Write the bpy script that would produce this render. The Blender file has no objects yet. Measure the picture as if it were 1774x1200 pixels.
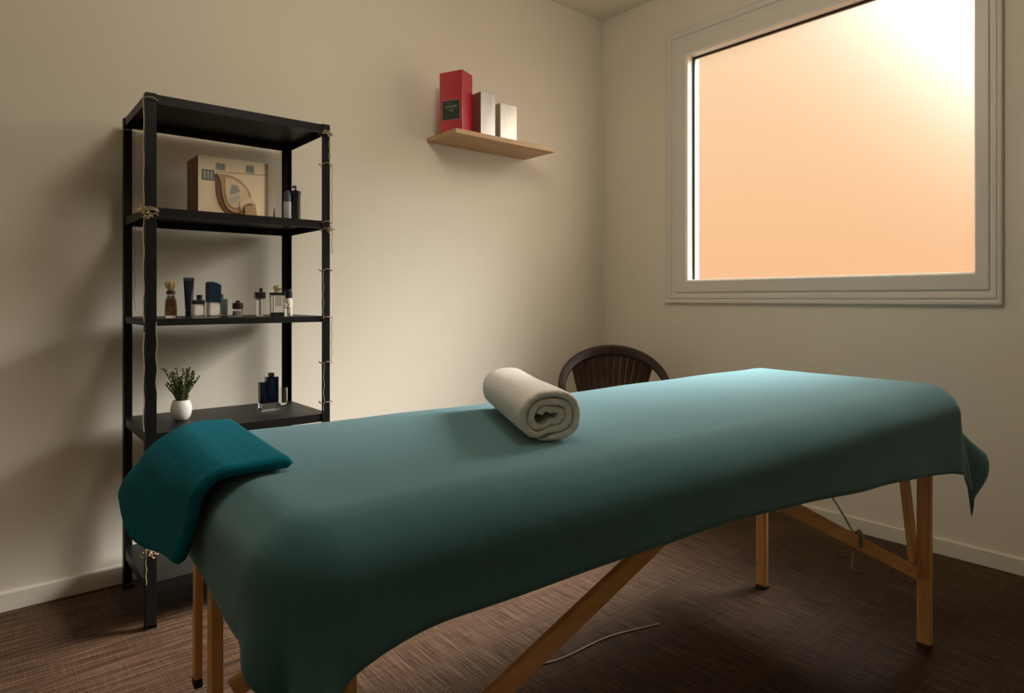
import bpy, bmesh, math, random
from math import sin, cos, pi, sqrt, atan2, hypot
from mathutils import Vector, Matrix
random.seed(7)
sc = bpy.context.scene
COL = sc.collection
R = math.radians
FILL_GLOW = 13.5

# ------------------------------------------------------------------ materials
MATS = {}
def mat(name, color, rough=0.6, metal=0.0, spec=0.5, trans=0.0, ior=1.45, sheen=0.0, coat=0.0):
    m = bpy.data.materials.new(name); m.use_nodes = True
    b = m.node_tree.nodes['Principled BSDF']
    b.inputs['Base Color'].default_value = (*color, 1)
    b.inputs['Roughness'].default_value = rough
    b.inputs['Metallic'].default_value = metal
    b.inputs['Specular IOR Level'].default_value = spec
    b.inputs['Transmission Weight'].default_value = trans
    b.inputs['IOR'].default_value = ior
    b.inputs['Sheen Weight'].default_value = sheen
    b.inputs['Coat Weight'].default_value = coat
    MATS[name] = m
    return m
def N(m, t): return m.node_tree.nodes.new(t)
def Lk(m, a, b): m.node_tree.links.new(a, b)
def bsdf(m): return m.node_tree.nodes['Principled BSDF']
def coords(m, scale=(1, 1, 1), kind='Object'):
    tc = N(m, 'ShaderNodeTexCoord'); mp = N(m, 'ShaderNodeMapping')
    mp.inputs['Scale'].default_value = scale
    Lk(m, tc.outputs[kind], mp.inputs['Vector'])
    return mp.outputs['Vector']
def noise(m, vec, scale, detail=3, rough=0.5):
    n = N(m, 'ShaderNodeTexNoise')
    n.inputs['Scale'].default_value = scale; n.inputs['Detail'].default_value = detail
    n.inputs['Roughness'].default_value = rough
    Lk(m, vec, n.inputs['Vector']); return n.outputs['Fac']
def ramp(m, fac, stops):
    r = N(m, 'ShaderNodeValToRGB')
    el = r.color_ramp.elements
    while len(el) < len(stops): el.new(0.5)
    for e, (p, c) in zip(el, stops): e.position = p; e.color = (*c, 1)
    Lk(m, fac, r.inputs['Fac']); return r.outputs['Color']
def bump(m, fac, strength, dist=0.002):
    b = N(m, 'ShaderNodeBump'); b.inputs['Strength'].default_value = strength
    b.inputs['Distance'].default_value = dist
    Lk(m, fac, b.inputs['Height']); Lk(m, b.outputs['Normal'], bsdf(m).inputs['Normal'])
def mul(m, a, b, op='MULTIPLY'):
    n = N(m, 'ShaderNodeMath'); n.operation = op
    for i, v in enumerate((a, b)):
        if isinstance(v, (int, float)): n.inputs[i].default_value = v
        else: Lk(m, v, n.inputs[i])
    return n.outputs[0]
def wave(m, vec, scale, dist, direction='X', detail=2):
    w = N(m, 'ShaderNodeTexWave'); w.bands_direction = direction
    w.inputs['Scale'].default_value = scale; w.inputs['Distortion'].default_value = dist
    w.inputs['Detail'].default_value = detail
    Lk(m, vec, w.inputs['Vector']); return w.outputs['Fac']

# painted plaster
def plaster(name, c):
    m = mat(name, c, 0.75, spec=0.25)
    v = coords(m); f = noise(m, v, 1.2, 3)
    Lk(m, ramp(m, f, [(0.3, tuple(x * 0.965 for x in c)), (0.7, tuple(min(1, x * 1.02) for x in c))]), bsdf(m).inputs['Base Color'])
    bump(m, noise(m, v, 160, 4), 0.10, 0.002)
    return m
WALL = plaster('wall_paint', (0.80, 0.74, 0.62))
WALL2 = plaster('wall_paint_far', (0.80, 0.74, 0.62))
CEIL = plaster('ceiling_paint', (0.82, 0.77, 0.64))
TRIM = mat('trim_paint', (0.74, 0.68, 0.58), 0.45, spec=0.4)
TRIMB = mat('window_frame_paint', (0.74, 0.70, 0.62), 0.38, spec=0.45)
bump(TRIMB, noise(TRIMB, coords(TRIMB, (3, 3, 3)), 20), 0.05)

# woven floor covering: fine ribs along y, bands along x
FLOOR = mat('woven_floor', (0.2, 0.12, 0.08), 0.72, spec=0.25)
v = coords(FLOOR)
n1 = noise(FLOOR, coords(FLOOR, (240, 7, 1)), 1.0, 3, 0.6)      # ribs running in y
n2 = noise(FLOOR, coords(FLOOR, (4, 110, 1)), 1.0, 3, 0.6)       # threads running in x
n3 = noise(FLOOR, v, 2.2, 4)
br = N(FLOOR, 'ShaderNodeTexBrick')                              # planks
br.inputs['Scale'].default_value = 1.0; br.inputs['Brick Width'].default_value = 1.0
br.inputs['Row Height'].default_value = 0.25; br.inputs['Mortar Size'].default_value = 0.0022
br.inputs['Mortar Smooth'].default_value = 0.5; br.inputs['Bias'].default_value = 0
br.inputs['Color1'].default_value = (0.85, 0.85, 0.85, 1); br.inputs['Color2'].default_value = (1.1, 1.1, 1.1, 1)
br.inputs['Mortar'].default_value = (1.25, 1.2, 1.15, 1)
Lk(FLOOR, v, br.inputs['Vector'])
sepf = N(FLOOR, 'ShaderNodeSeparateXYZ'); Lk(FLOOR, v, sepf.inputs[0])
mrf = N(FLOOR, 'ShaderNodeMapRange'); mrf.inputs['From Min'].default_value = -2.35; mrf.inputs['From Max'].default_value = -2.15
mrf.inputs['To Min'].default_value = 0.25; mrf.inputs['To Max'].default_value = 0.80
Lk(FLOOR, sepf.outputs['X'], mrf.inputs['Value'])
s = mul(FLOOR, mul(FLOOR, n1, mrf.outputs[0]), mul(FLOOR, n2, mul(FLOOR, 1.0, mrf.outputs[0], 'SUBTRACT')), 'ADD')
base = ramp(FLOOR, s, [(0.36, (0.030, 0.014, 0.007)), (0.5, (0.072, 0.038, 0.020)), (0.64, (0.14, 0.082, 0.048))])
mx = N(FLOOR, 'ShaderNodeMix'); mx.data_type = 'RGBA'; mx.blend_type = 'MULTIPLY'; mx.inputs[0].default_value = 1.0
Lk(FLOOR, base, mx.inputs[6]); Lk(FLOOR, br.outputs['Color'], mx.inputs[7])
mx2 = N(FLOOR, 'ShaderNodeMix'); mx2.data_type = 'RGBA'; mx2.blend_type = 'MULTIPLY'; mx2.inputs[0].default_value = 1.0
Lk(FLOOR, mx.outputs[2], mx2.inputs[6])
Lk(FLOOR, ramp(FLOOR, n3, [(0.3, (0.85, 0.83, 0.83)), (0.7, (1.1, 1.08, 1.05))]), mx2.inputs[7])
Lk(FLOOR, mx2.outputs[2], bsdf(FLOOR).inputs['Base Color'])
bump(FLOOR, s, 0.6, 0.004)

def wood(name, c1, c2, rough=0.45, scale=(1, 1, 1), ns=5.0):
    m = mat(name, c1, rough, spec=0.4)
    v = coords(m, scale)
    f = noise(m, v, ns, 5, 0.6)
    Lk(m, ramp(m, f, [(0.3, c1), (0.72, c2)]), bsdf(m).inputs['Base Color'])
    bump(m, f, 0.1, 0.001)
    return m
LEG = wood('beech_leg', (0.70, 0.34, 0.12), (0.90, 0.54, 0.24), 0.35, (30, 30, 1.5), 1.5)
BRACEW = wood('beech_brace', (0.70, 0.34, 0.12), (0.90, 0.54, 0.24), 0.35, (1.5, 30, 30), 1.5)
OAK = wood('oak_board', (0.42, 0.25, 0.12), (0.66, 0.44, 0.25), 0.5, (1.4, 22, 22), 2.2)
WALNUT = wood('dark_stained_cane', (0.016, 0.007, 0.0035), (0.038, 0.018, 0.009), 0.6, (20, 20, 2), 2)
CANE = wood('dark_cane_slat', (0.05, 0.028, 0.017), (0.115, 0.066, 0.042), 0.5, (30, 30, 2), 2)
RUBBER = mat('rubber', (0.02, 0.018, 0.016), 0.7)
FOOT = mat('brown_rubber', (0.09, 0.04, 0.02), 0.7)
STEEL = mat('black_metal', (0.006, 0.006, 0.006), 0.42, spec=0.3)
bump(STEEL, noise(STEEL, coords(STEEL), 60), 0.06, 0.001)
SHELFM = mat('black_shelf_metal', (0.008, 0.007, 0.006), 0.45, spec=0.3)
bump(SHELFM, noise(SHELFM, coords(SHELFM), 8), 0.04, 0.002)
TWINE = mat('raffia', (0.48, 0.37, 0.22), 0.7)
CORD = mat('pale_cord', (0.62, 0.50, 0.36), 0.7)
GCORD = mat('grey_cord', (0.42, 0.38, 0.27), 0.7)

def cloth_mat(name, c, weave=420, bstr=0.25, sheen=0.25, streak=0.12):
    m = mat(name, c, 0.88, spec=0.12, sheen=sheen)
    bsdf(m).inputs['Sheen Roughness'].default_value = 0.5
    bsdf(m).inputs['Sheen Tint'].default_value = (c[0] * 2 + .3, c[1] * 2 + .3, c[2] * 2 + .3, 1)
    a = noise(m, coords(m, (6, 180, 6)), 1.0, 3)
    b = noise(m, coords(m, (180, 6, 6)), 1.0, 3)
    f = mul(m, mul(m, a, 0.5), mul(m, b, 0.5), 'ADD')
    lo = tuple(x * (1 - streak) for x in c); hi = tuple(x * (1 + streak) for x in c)
    Lk(m, ramp(m, f, [(0.38, lo), (0.62, hi)]), bsdf(m).inputs['Base Color'])
    bump(m, f, bstr, 0.0015)
    return m
SHEET = cloth_mat('teal_sheet_cotton', (0.070, 0.172, 0.198), streak=0.06, sheen=0.7)
TEAL = cloth_mat('petrol_towel_cotton', (0.001, 0.145, 0.205), bstr=0.5, sheen=0.05)
TERRY = mat('white_terry', (0.92, 0.88, 0.82), 0.95, spec=0.1, sheen=0.3)
tv = coords(TERRY)
bump(TERRY, mul(TERRY, noise(TERRY, tv, 330, 3), noise(TERRY, tv, 60, 3), 'ADD'), 0.7, 0.003)
VINYL = mat('cream_vinyl', (0.55, 0.50, 0.42), 0.5)

GLASS = mat('clear_glass', (0.95, 0.95, 0.93), 0.02, trans=1.0, ior=1.45)
AMBER = mat('amber_liquid', (0.30, 0.11, 0.03), 0.05, trans=0.6, ior=1.36)
GOLDG = mat('gold_tinted_glass', (0.85, 0.68, 0.38), 0.08, trans=0.6)
GREYG = mat('smoky_glass', (0.16, 0.20, 0.22), 0.08, trans=0.5)
BLACKP = mat('black_plastic', (0.012, 0.012, 0.014), 0.3)
NAVY = mat('navy_plastic', (0.008, 0.011, 0.025), 0.28)
NAVYB = mat('blue_lacquer', (0.006, 0.018, 0.040), 0.22, coat=0.4)
INK = mat('ink_blue_glass', (0.003, 0.004, 0.012), 0.06, spec=0.7)
BROWNP = mat('brown_cap', (0.06, 0.025, 0.015), 0.35)
PALEL = mat('pale_label', (0.62, 0.56, 0.48), 0.6)
SILVER = mat('silver_cap', (0.6, 0.58, 0.54), 0.25, metal=0.9)
GREYT = mat('grey_tube', (0.40, 0.42, 0.46), 0.4)
SLATE = mat('slate_tube', (0.05, 0.06, 0.09), 0.4)
OLIVED = mat('dark_olive_plastic', (0.03, 0.028, 0.022), 0.35)
CERAM = mat('white_ceramic', (0.86, 0.83, 0.78), 0.35)
SOIL = mat('potting_soil', (0.05, 0.025, 0.015), 0.95)
bump(SOIL, noise(SOIL, coords(SOIL), 300), 1.0, 0.004)
LEAF = mat('plant_leaf', (0.055, 0.085, 0.022), 0.55)
lv = coords(LEAF)
Lk(LEAF, ramp(LEAF, noise(LEAF, lv, 40), [(0.3, (0.06, 0.085, 0.022)), (0.7, (0.20, 0.24, 0.085))]), bsdf(LEAF).inputs['Base Color'])
CRIMSON = mat('crimson_gloss_card', (0.50, 0.006, 0.028), 0.22, spec=0.9, coat=1.0)
OLIVE = mat('dark_green_label', (0.035, 0.045, 0.03), 0.4)
GREYLINE = mat('label_border_grey', (0.20, 0.17, 0.14), 0.5)
LETTER = mat('label_print', (0.27, 0.29, 0.25), 0.5)
def marble(name, c1, c2, rough):
    m = mat(name, c1, rough, spec=0.6)
    v = coords(m, (14, 14, 3)); f = noise(m, v, 1.6, 4)
    Lk(m, ramp(m, f, [(0.35, c2), (0.6, c1)]), bsdf(m).inputs['Base Color'])
    return m
MARB = marble('silver_white_card', (0.82, 0.80, 0.78), (0.66, 0.65, 0.64), 0.3); bsdf(MARB).inputs['Metallic'].default_value = 0.5
MARB2 = marble('pearl_card', (0.78, 0.76, 0.66), (0.68, 0.67, 0.68), 0.3); bsdf(MARB2).inputs['Metallic'].default_value = 0.5
KHAKI = mat('khaki_card', (0.34, 0.27, 0.17), 0.5)
REDREFL = mat('painted_red_reflection', (0.22, 0.07, 0.06), 0.4)  # brownish-red reflection painted into the left side of the silver-white box
CREAM = mat('cream_card', (0.72, 0.58, 0.38), 0.55)
cv = coords(CREAM)
Lk(CREAM, ramp(CREAM, noise(CREAM, cv, 9), [(0.3, (0.80, 0.62, 0.40)), (0.7, (0.88, 0.74, 0.52))]), bsdf(CREAM).inputs['Base Color'])
BROWNC = mat('brown_card_side', (0.27, 0.14, 0.07), 0.6)
TAN = mat('tan_print', (0.50, 0.31, 0.15), 0.5)
DTAN = mat('brown_print', (0.20, 0.10, 0.04), 0.5)
LTAN = mat('light_tan_print', (0.76, 0.58, 0.37), 0.5)
GPR = mat('grey_print', (0.33, 0.34, 0.27), 0.5)
GPR2 = mat('pale_grey_print', (0.52, 0.50, 0.42), 0.5)
GPR3 = mat('dark_grey_print', (0.16, 0.15, 0.12), 0.5)

# frosted window pane: lets the sky through, partly scattering it
PANE = bpy.data.materials.new('frosted_pane'); PANE.use_nodes = True
nt = PANE.node_tree; nt.nodes.clear()
out = nt.nodes.new('ShaderNodeOutputMaterial'); mixs = nt.nodes.new('ShaderNodeMixShader')
tb = nt.nodes.new('ShaderNodeBsdfTransparent'); tb.inputs[0].default_value = (0.90, 0.88, 0.86, 1)
tl = nt.nodes.new('ShaderNodeBsdfTranslucent'); tl.inputs[0].default_value = (0.95, 0.80, 0.62, 1)
mixs.inputs[0].default_value = 0.01
nt.links.new(tb.outputs[0], mixs.inputs[1]); nt.links.new(tl.outputs[0], mixs.inputs[2]); nt.links.new(mixs.outputs[0], out.inputs[0])

# ------------------------------------------------------------------ helpers
def obj(name, bm, m, parent=None, smooth=False, loc=None, rot=None, bevel=0, seg=2, angle=40):
    bmesh.ops.recalc_face_normals(bm, faces=bm.faces)
    me = bpy.data.meshes.new(name); bm.to_mesh(me); bm.free()
    ms = m if isinstance(m, (list, tuple)) else [m]
    for x in ms: me.materials.append(x)
    o = bpy.data.objects.new(name, me); COL.objects.link(o)
    if smooth or bevel:
        for p in me.polygons: p.use_smooth = True
        try: me.set_sharp_from_angle(angle=R(angle))
        except Exception: pass
    if bevel:
        b = o.modifiers.new('bevel', 'BEVEL'); b.width = bevel; b.segments = seg; b.limit_method = 'ANGLE'; b.angle_limit = R(30)
        b.harden_normals = True
    if parent: o.parent = parent
    if loc: o.location = loc
    if rot: o.rotation_euler = rot
    return o
def tag(o, label=None, cat=None, group=None, kind=None):
    if label: o['label'] = label
    if cat: o['category'] = cat
    if group: o['group'] = group
    if kind: o['kind'] = kind
    return o
def thing(name, label, cat, loc=(0, 0, 0), rz=0, group=None, kind=None):
    o = bpy.data.objects.new(name, None); COL.objects.link(o)
    o.empty_display_size = 0.05
    o.location = loc; o.rotation_euler = (0, 0, rz)
    return tag(o, label, cat, group, kind)
def box(bm, x0, x1, y0, y1, z0, z1, mi=0):
    vs = [bm.verts.new((x, y, z)) for x in (x0, x1) for y in (y0, y1) for z in (z0, z1)]
    for f in ((0, 1, 3, 2), (4, 6, 7, 5), (0, 4, 5, 1), (2, 3, 7, 6), (0, 2, 6, 4), (1, 5, 7, 3)):
        fa = bm.faces.new([vs[i] for i in f]); fa.material_index = mi
    return bm
def B(*a): return box(bmesh.new(), *a)
def bar(bm, p0, p1, w, t, up=(0, 0, 1)):
    """rectangular bar; w measured along side = dir x up, t along the third axis"""
    p0, p1 = Vector(p0), Vector(p1); d = (p1 - p0).normalized(); u = Vector(up)
    s = d.cross(u).normalized(); n = s.cross(d).normalized()
    vs = []
    for p in (p0, p1):
        for a, b in ((-1, -1), (1, -1), (1, 1), (-1, 1)):
            vs.append(bm.verts.new(p + s * a * w / 2 + n * b * t / 2))
    bm.faces.new(vs[:4]); bm.faces.new(vs[4:][::-1])
    for i in range(4): bm.faces.new((vs[i], vs[4 + i], vs[4 + (i + 1) % 4], vs[(i + 1) % 4]))
    return bm
def tube(bm, pts, r, n=8, closed=False):
    pts = [Vector(p) for p in pts]; rings = []; m = len(pts)
    prev = None
    for i, p in enumerate(pts):
        if closed: t = pts[(i + 1) % m] - pts[i - 1]
        else: t = pts[min(i + 1, m - 1)] - pts[max(i - 1, 0)]
        t.normalize()
        a = prev if prev is not None else (Vector((0, 0, 1)) if abs(t.z) < .9 else Vector((1, 0, 0)))
        a = (a - t * a.dot(t)).normalized(); prev = a; b = t.cross(a)
        rr = r[i] if isinstance(r, (list, tuple)) else r
        rings.append([bm.verts.new(p + (a * cos(2 * pi * k / n) + b * sin(2 * pi * k / n)) * rr) for k in range(n)])
    last = m if closed else m - 1
    for i in range(last):
        A, C = rings[i], rings[(i + 1) % m]
        for k in range(n): bm.faces.new((A[k], A[(k + 1) % n], C[(k + 1) % n], C[k]))
    if not closed:
        bm.faces.new(rings[0][::-1]); bm.faces.new(rings[-1])
    return bm
def smoothpath(pts, k=6):
    P = [Vector(p) for p in pts]; out = []
    for i in range(len(P) - 1):
        a = P[max(i - 1, 0)]; b = P[i]; c = P[i + 1]; d = P[min(i + 2, len(P) - 1)]
        for j in range(k):
            t = j / k
            out.append(0.5 * ((2 * b) + (-a + c) * t + (2 * a - 5 * b + 4 * c - d) * t * t + (-a + 3 * b - 3 * c + d) * t ** 3))
    out.append(P[-1]); return out
def lathe(prof, n=28, sx=1, sy=1):
    bm = bmesh.new(); rings = []
    for r, z in prof:
        if r < 1e-6: rings.append([bm.verts.new((0, 0, z))])
        else: rings.append([bm.verts.new((r * sx * cos(2 * pi * k / n), r * sy * sin(2 * pi * k / n), z)) for k in range(n)])
    for A, C in zip(rings, rings[1:]):
        if len(A) == 1 and len(C) == 1: continue
        for k in range(n):
            k2 = (k + 1) % n
            if len(A) == 1: bm.faces.new((A[0], C[k2], C[k]))
            elif len(C) == 1: bm.faces.new((A[k], A[k2], C[0]))
            else: bm.faces.new((A[k], A[k2], C[k2], C[k]))
    return bm
def cyl(r, z0, z1, n=24, c=0.12):
    e = min(r, z1 - z0) * c
    return lathe([(0, z0), (r - e, z0), (r, z0 + e), (r, z1 - e), (r - e, z1), (0, z1)], n)
def prism(pts, y0, y1, bm=None):
    """outline in x,z extruded along y"""
    bm = bm or bmesh.new()
    a = [bm.verts.new((x, y0, z)) for x, z in pts]; b = [bm.verts.new((x, y1, z)) for x, z in pts]
    bm.faces.new(a); bm.faces.new(b[::-1]); n = len(pts)
    for i in range(n): bm.faces.new((a[i], b[i], b[(i + 1) % n], a[(i + 1) % n]))
    return bm

# ------------------------------------------------------------------ the room
H = 2.664; XL = -4.7; YN = -4.6
tag(obj('floor', B(XL, 0.0, YN, 0.0, -0.1, 0), FLOOR), kind='structure')
tag(obj('ceiling', B(XL - .15, .12, YN - .15, 0.15, H, H + 0.1), CEIL), kind='structure')
tag(obj('wall_left', B(XL - .15, .12, 0, 0.15, -0.1, H), WALL), kind='structure')
tag(obj('wall_near', B(XL - .15, .12, YN - .15, YN, -0.1, H), WALL2), kind='structure')
tag(obj('wall_back', B(XL - .15, XL, YN, 0, -0.1, H), WALL2), kind='structure')
IY0, IY1, IZ0, IZ1 = -0.607, -1.880, 1.100, 2.283       # visible opening of the window
OY0, OY1, OZ0, OZ1 = -0.461, -1.968, 0.974, 2.443       # outer edge of its casing
HY0, HY1, HZ0, HZ1 = IY0 + .02, IY1 - .02, IZ0 - .02, IZ1 + .02
bm = bmesh.new()
box(bm, 0, .12, HY0, 0, -0.1, H); box(bm, 0, .12, YN, HY1, -0.1, H)
box(bm, 0, .12, HY1, HY0, -0.1, HZ0); box(bm, 0, .12, HY1, HY0, HZ1, H)
tag(obj('wall_right', bm, WALL), kind='structure')
def skirting(name, pts_fn, length):
    pass
bh, bt = 0.064, 0.013
prof = [(0, 0), (bt, 0), (bt, bh - .006), (bt - .006, bh), (0, bh)]
bm = bmesh.new()                                            # along the left wall
a = [bm.verts.new((XL, -d, z)) for d, z in prof]; b = [bm.verts.new((0, -d, z)) for d, z in prof]
bm.faces.new(a); bm.faces.new(b[::-1])
for i in range(5): bm.faces.new((a[i], b[i], b[(i + 1) % 5], a[(i + 1) % 5]))
tag(obj('baseboard_left', bm, TRIM, bevel=.002), kind='structure')
bm = bmesh.new()                                            # along the right wall
a = [bm.verts.new((-d, YN, z)) for d, z in prof]; b = [bm.verts.new((-d, -bt, z)) for d, z in prof]
bm.faces.new(a); bm.faces.new(b[::-1])
for i in range(5): bm.faces.new((a[i], b[i], b[(i + 1) % 5], a[(i + 1) % 5]))
tag(obj('baseboard_right', bm, TRIM, bevel=.002), kind='structure')

# window: stepped white casing, dark gasket, frosted pane
win = thing('window_1', None, None, (0, 0, 0), kind='structure')
def rectloop(bm, f, x):
    y0 = OY0 + (IY0 - OY0) * f; y1 = OY1 + (IY1 - OY1) * f
    z0 = OZ0 + (IZ0 - OZ0) * f; z1 = OZ1 + (IZ1 - OZ1) * f
    return [bm.verts.new(p) for p in ((x, y0, z0), (x, y1, z0), (x, y1, z1), (x, y0, z1))]
def sweep_rect(prof):
    bm = bmesh.new(); L = [rectloop(bm, f, x) for f, x in prof]
    for A, C in zip(L, L[1:]):
        for k in range(4): bm.faces.new((A[k], A[(k + 1) % 4], C[(k + 1) % 4], C[k]))
    return bm
obj('window_casing', sweep_rect([(0, .01), (0, -.016), (.03, -.022), (.10, -.024), (.14, -.017), (.18, -.017), (.22, -.023), (.30, -.023), (.34, -.013), (.46, -.011), (.46, .01)]), TRIMB, win, bevel=.0015)
obj('window_frame', sweep_rect([(.46, .03), (.46, -.016), (.50, -.020), (.93, -.020), (1.0, -.012), (1.0, .032), (.9, .032)]), TRIMB, win, bevel=.0015)
g = .006
bm = bmesh.new()
for x in (.030, .040):
    pass
def ring(bm, y0, y1, z0, z1, w, x0, x1):
    box(bm, x0, x1, y0 - w, y0, z0, z1); box(bm, x0, x1, y1, y1 + w, z0, z1)
    box(bm, x0, x1, y1 + w, y0 - w, z1 - w, z1); box(bm, x0, x1, y1 + w, y0 - w, z0, z0 + w)
ring(bm, IY0 + .008, IY1 - .019, IZ0 - .019, IZ1 + .008, .017, .033, .043)
obj('window_gasket', bm, RUBBER, win)
obj('window_pane', B(.0445, .0505, HY1 + .001, HY0 - .001, HZ0 + .001, HZ1 - .001), PANE, win)

# ------------------------------------------------------------------ massage table
L_, W_, ZT = 1.97, 0.70, 0.735
TLOC = (-2.638, -1.239, 0); TRZ = R(-3.41)
tb_ = thing('massage_table', 'folding massage table with orange-brown wooden legs under the teal sheet', 'massage table', TLOC, TRZ)
def rrect(w0, w1, y0, y1, r, n=8):
    pts = []
    for cx, cy, a0 in ((w1 - r, y1 - r, 0), (w0 + r, y1 - r, 90), (w0 + r, y0 + r, 180), (w1 - r, y0 + r, 270)):
        for k in range(n + 1):
            a = R(a0 + 90 * k / n); pts.append((cx + r * cos(a), cy + r * sin(a)))
    return pts
bm = bmesh.new()
rings = []
for ins, z in [(.03, ZT - .095), (.006, ZT - .088)] + [(.085 * (1 - sin(R(q))) + .006, ZT - .085 + (.083) * cos(R(q))) for q in (88, 75, 60, 45, 30, 15, 0)]:
    rings.append([bm.verts.new((x, y, z)) for x, y in rrect(ins, L_ - ins, -W_ + ins, -ins, .098 - ins)])
for A, C in zip(rings, rings[1:]):
    n = len(A)
    for k in range(n): bm.faces.new((A[k], A[(k + 1) % n], C[(k + 1) % n], C[k]))
bm.faces.new(rings[0][::-1]); bm.faces.new(rings[-1])
obj('padded_top', bm, VINYL, tb_, smooth=True)
bm = bmesh.new(); zf0, zf1 = ZT - .14, ZT - .0955
box(bm, .05, L_ - .05, -W_ + .05, -W_ + .07, zf0, zf1); box(bm, .05, L_ - .05, -.07, -.05, zf0, zf1)
box(bm, .05, .07, -W_ + .07, -.07, zf0, zf1); box(bm, L_ - .07, L_ - .05, -W_ + .07, -.07, zf0, zf1)
box(bm, L_ / 2 - .02, L_ / 2 + .02, -W_ + .07, -.07, zf0, zf1)
obj('frame', bm, BRACEW, tb_, bevel=.002)
legs = {'nl': (.13, -.60), 'fl': (.076, -.113), 'nr': (1.868, -.617), 'fr': (1.834, -.122)}
for k, (x, y) in legs.items():
    bm = bmesh.new(); w, t = .022, .036
    l = obj('leg', box(bm, -w / 2, w / 2, -t / 2, t / 2, 0.008, zf1 - .002), LEG, tb_, bevel=.004, loc=(x, y, 0))
    obj('rubber_foot', B(-w / 2 - .001, w / 2 + .001, -t / 2 - .001, t / 2 + .001, 0.0, .010), FOOT, l, bevel=.002)
for sx, y, x0, x1, z0 in ((1, -.597, 1.857, 1.02, .205), (1, -.142, 1.823, 1.20, .50), (-1, -.575, .143, .93, .275), (-1, -.135, .10, .93, .275)):
    obj('brace', bar(bmesh.new(), (x0, y, z0), (x1, y, zf0 + .01), .016, .036, up=(0, 0, 1)), BRACEW, tb_, bevel=.003)
# end struts
obj('strut', bar(bmesh.new(), (1.866, -.590, .235), (1.866, -.548, zf0 + .02), .040, .016, up=(0, 1, 0)), LEG, tb_, bevel=.003)
s_ = obj('strut', bar(bmesh.new(), (.052, -.078, .285), (.054, -.078, zf0 + .03), .014, .022, up=(0, 1, 0)), LEG, tb_, bevel=.002)
obj('rubber_foot', B(.0445, .0595, -.0895, -.0665, .272, .290), RUBBER, s_, bevel=.002)
# tension cord hanging to the right-hand brace, knotted round it
cpts = smoothpath([(1.60, -.40, zf0), (1.585, -.44, .52), (1.56, -.52, .44), (1.515, -.590, .385)], 5)
tube(bmh := bmesh.new(), cpts, .0022, 6)
for a in range(3):
    ring_ = [(1.515 + .004 * a + .006 * cos(t), -.597 + .013 * cos(t), .378 + .022 * sin(t)) for t in [2 * pi * i / 14 for i in range(14)]]
    tube(bmh, ring_, .0022, 6, closed=True)
tube(bmh, smoothpath([(1.515, -.585, .36), (1.49, -.575, .335), (1.468, -.58, .345)], 4), .0022, 6)
tube(bmh, smoothpath([(1.515, -.585, .36), (1.500, -.59, .33), (1.477, -.60, .318)], 4), .0022, 6)
obj('tension_cord', bmh, GCORD, tb_, smooth=True)

# ------------------------------------------------------------------ draped cloths over the table
RC, RE_ = 0.10, 0.085
def drape(s, t, off=0.0, flare=0.20, z=ZT + .002, wob=None, cf=0.06, re=None):
    RE = re or RE_
    """s along the table (0..L), t across (0..W, 0 = far side): point on the padded top, over its edge and down"""
    cx = min(max(s, RC), L_ - RC); ct = min(max(t, RC), W_ - RC)
    vx, vt = s - cx, t - ct; d = hypot(vx, vt)
    if d < RC - RE: return Vector((s, -t, z + off)), Vector((0, 0, 1))
    nx, nt_ = vx / d, vt / d
    corner = abs(2 * nx * nt_)
    e = d - (RC - RE); Rr = RE
    if e < Rr * pi / 2:
        a = e / Rr; hor = (RC - RE) + (Rr + off) * sin(a); zz = z - Rr + (Rr + off) * cos(a)
        nrm = Vector((nx * sin(a), -nt_ * sin(a), cos(a)))
    else:
        h = e - Rr * pi / 2
        th_d = math.degrees(atan2(abs(nt_), max(nx, 0))) if nx > 0 else 90
        right = min(1, max(0, s / L_ - .5) * 2)
        k3 = min(1, max(0, (th_d - 35) / 13)); k3 = k3 * k3 * (3 - 2 * k3)
        fr_ = (.22 + .62 * math.exp(-((th_d - 27) / 12) ** 2)) * (1 - k3) + .11 * k3
        fl = (1 - right) * (flare + cf * corner) * h * h / (h + .06) + right * (fr_ if nt_ > -.05 else .2) * h * h / (h + .03)
        w = wob(s, t, h, corner, atan2(nt_, nx)) if wob else 0
        hor = RC + off + fl + w; zz = z - Rr - sqrt(max(h * h - fl * fl, 0))
        nrm = Vector((nx, -nt_, .1)).normalized()
    return Vector((cx + nx * hor, -(ct + nt_ * hor), zz)), nrm
def sheet_wob(s, t, h, c, ang):
    g = min(1, h / .12)
    w = g * (.0035 * sin(s * 9 + 1.3) + .003 * sin(s * 21 + .4) + .002 * sin(t * 26)) * (1 - c)
    if s < L_ / 2 and t > W_ / 2: w += g * c * .040 * cos((ang - R(112)) * 8) * min(1, h / .2 + .2)
    else: w += g * c * (.012 * cos(ang * 6 + 0.5)) * min(1, h / .2 + .2)
    return w
bm = bmesh.new()
NS, NT = 230, 110
def hem_n(s):                                   # near hem hangs further towards the right-hand end
    u = s / L_
    return .100 + .018 * u + .175 * max(0, u - .45) ** 1.2 + .05 * max(0, 1 - u / .10) ** 2 + .018 * max(0, (u - .92) / .08) + .004 * sin(s * 7)
def hem_l(t): return .085 + .02 * t
def hem_r(t): return .190 + .01 * sin(t * 8)
grid = []
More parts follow.
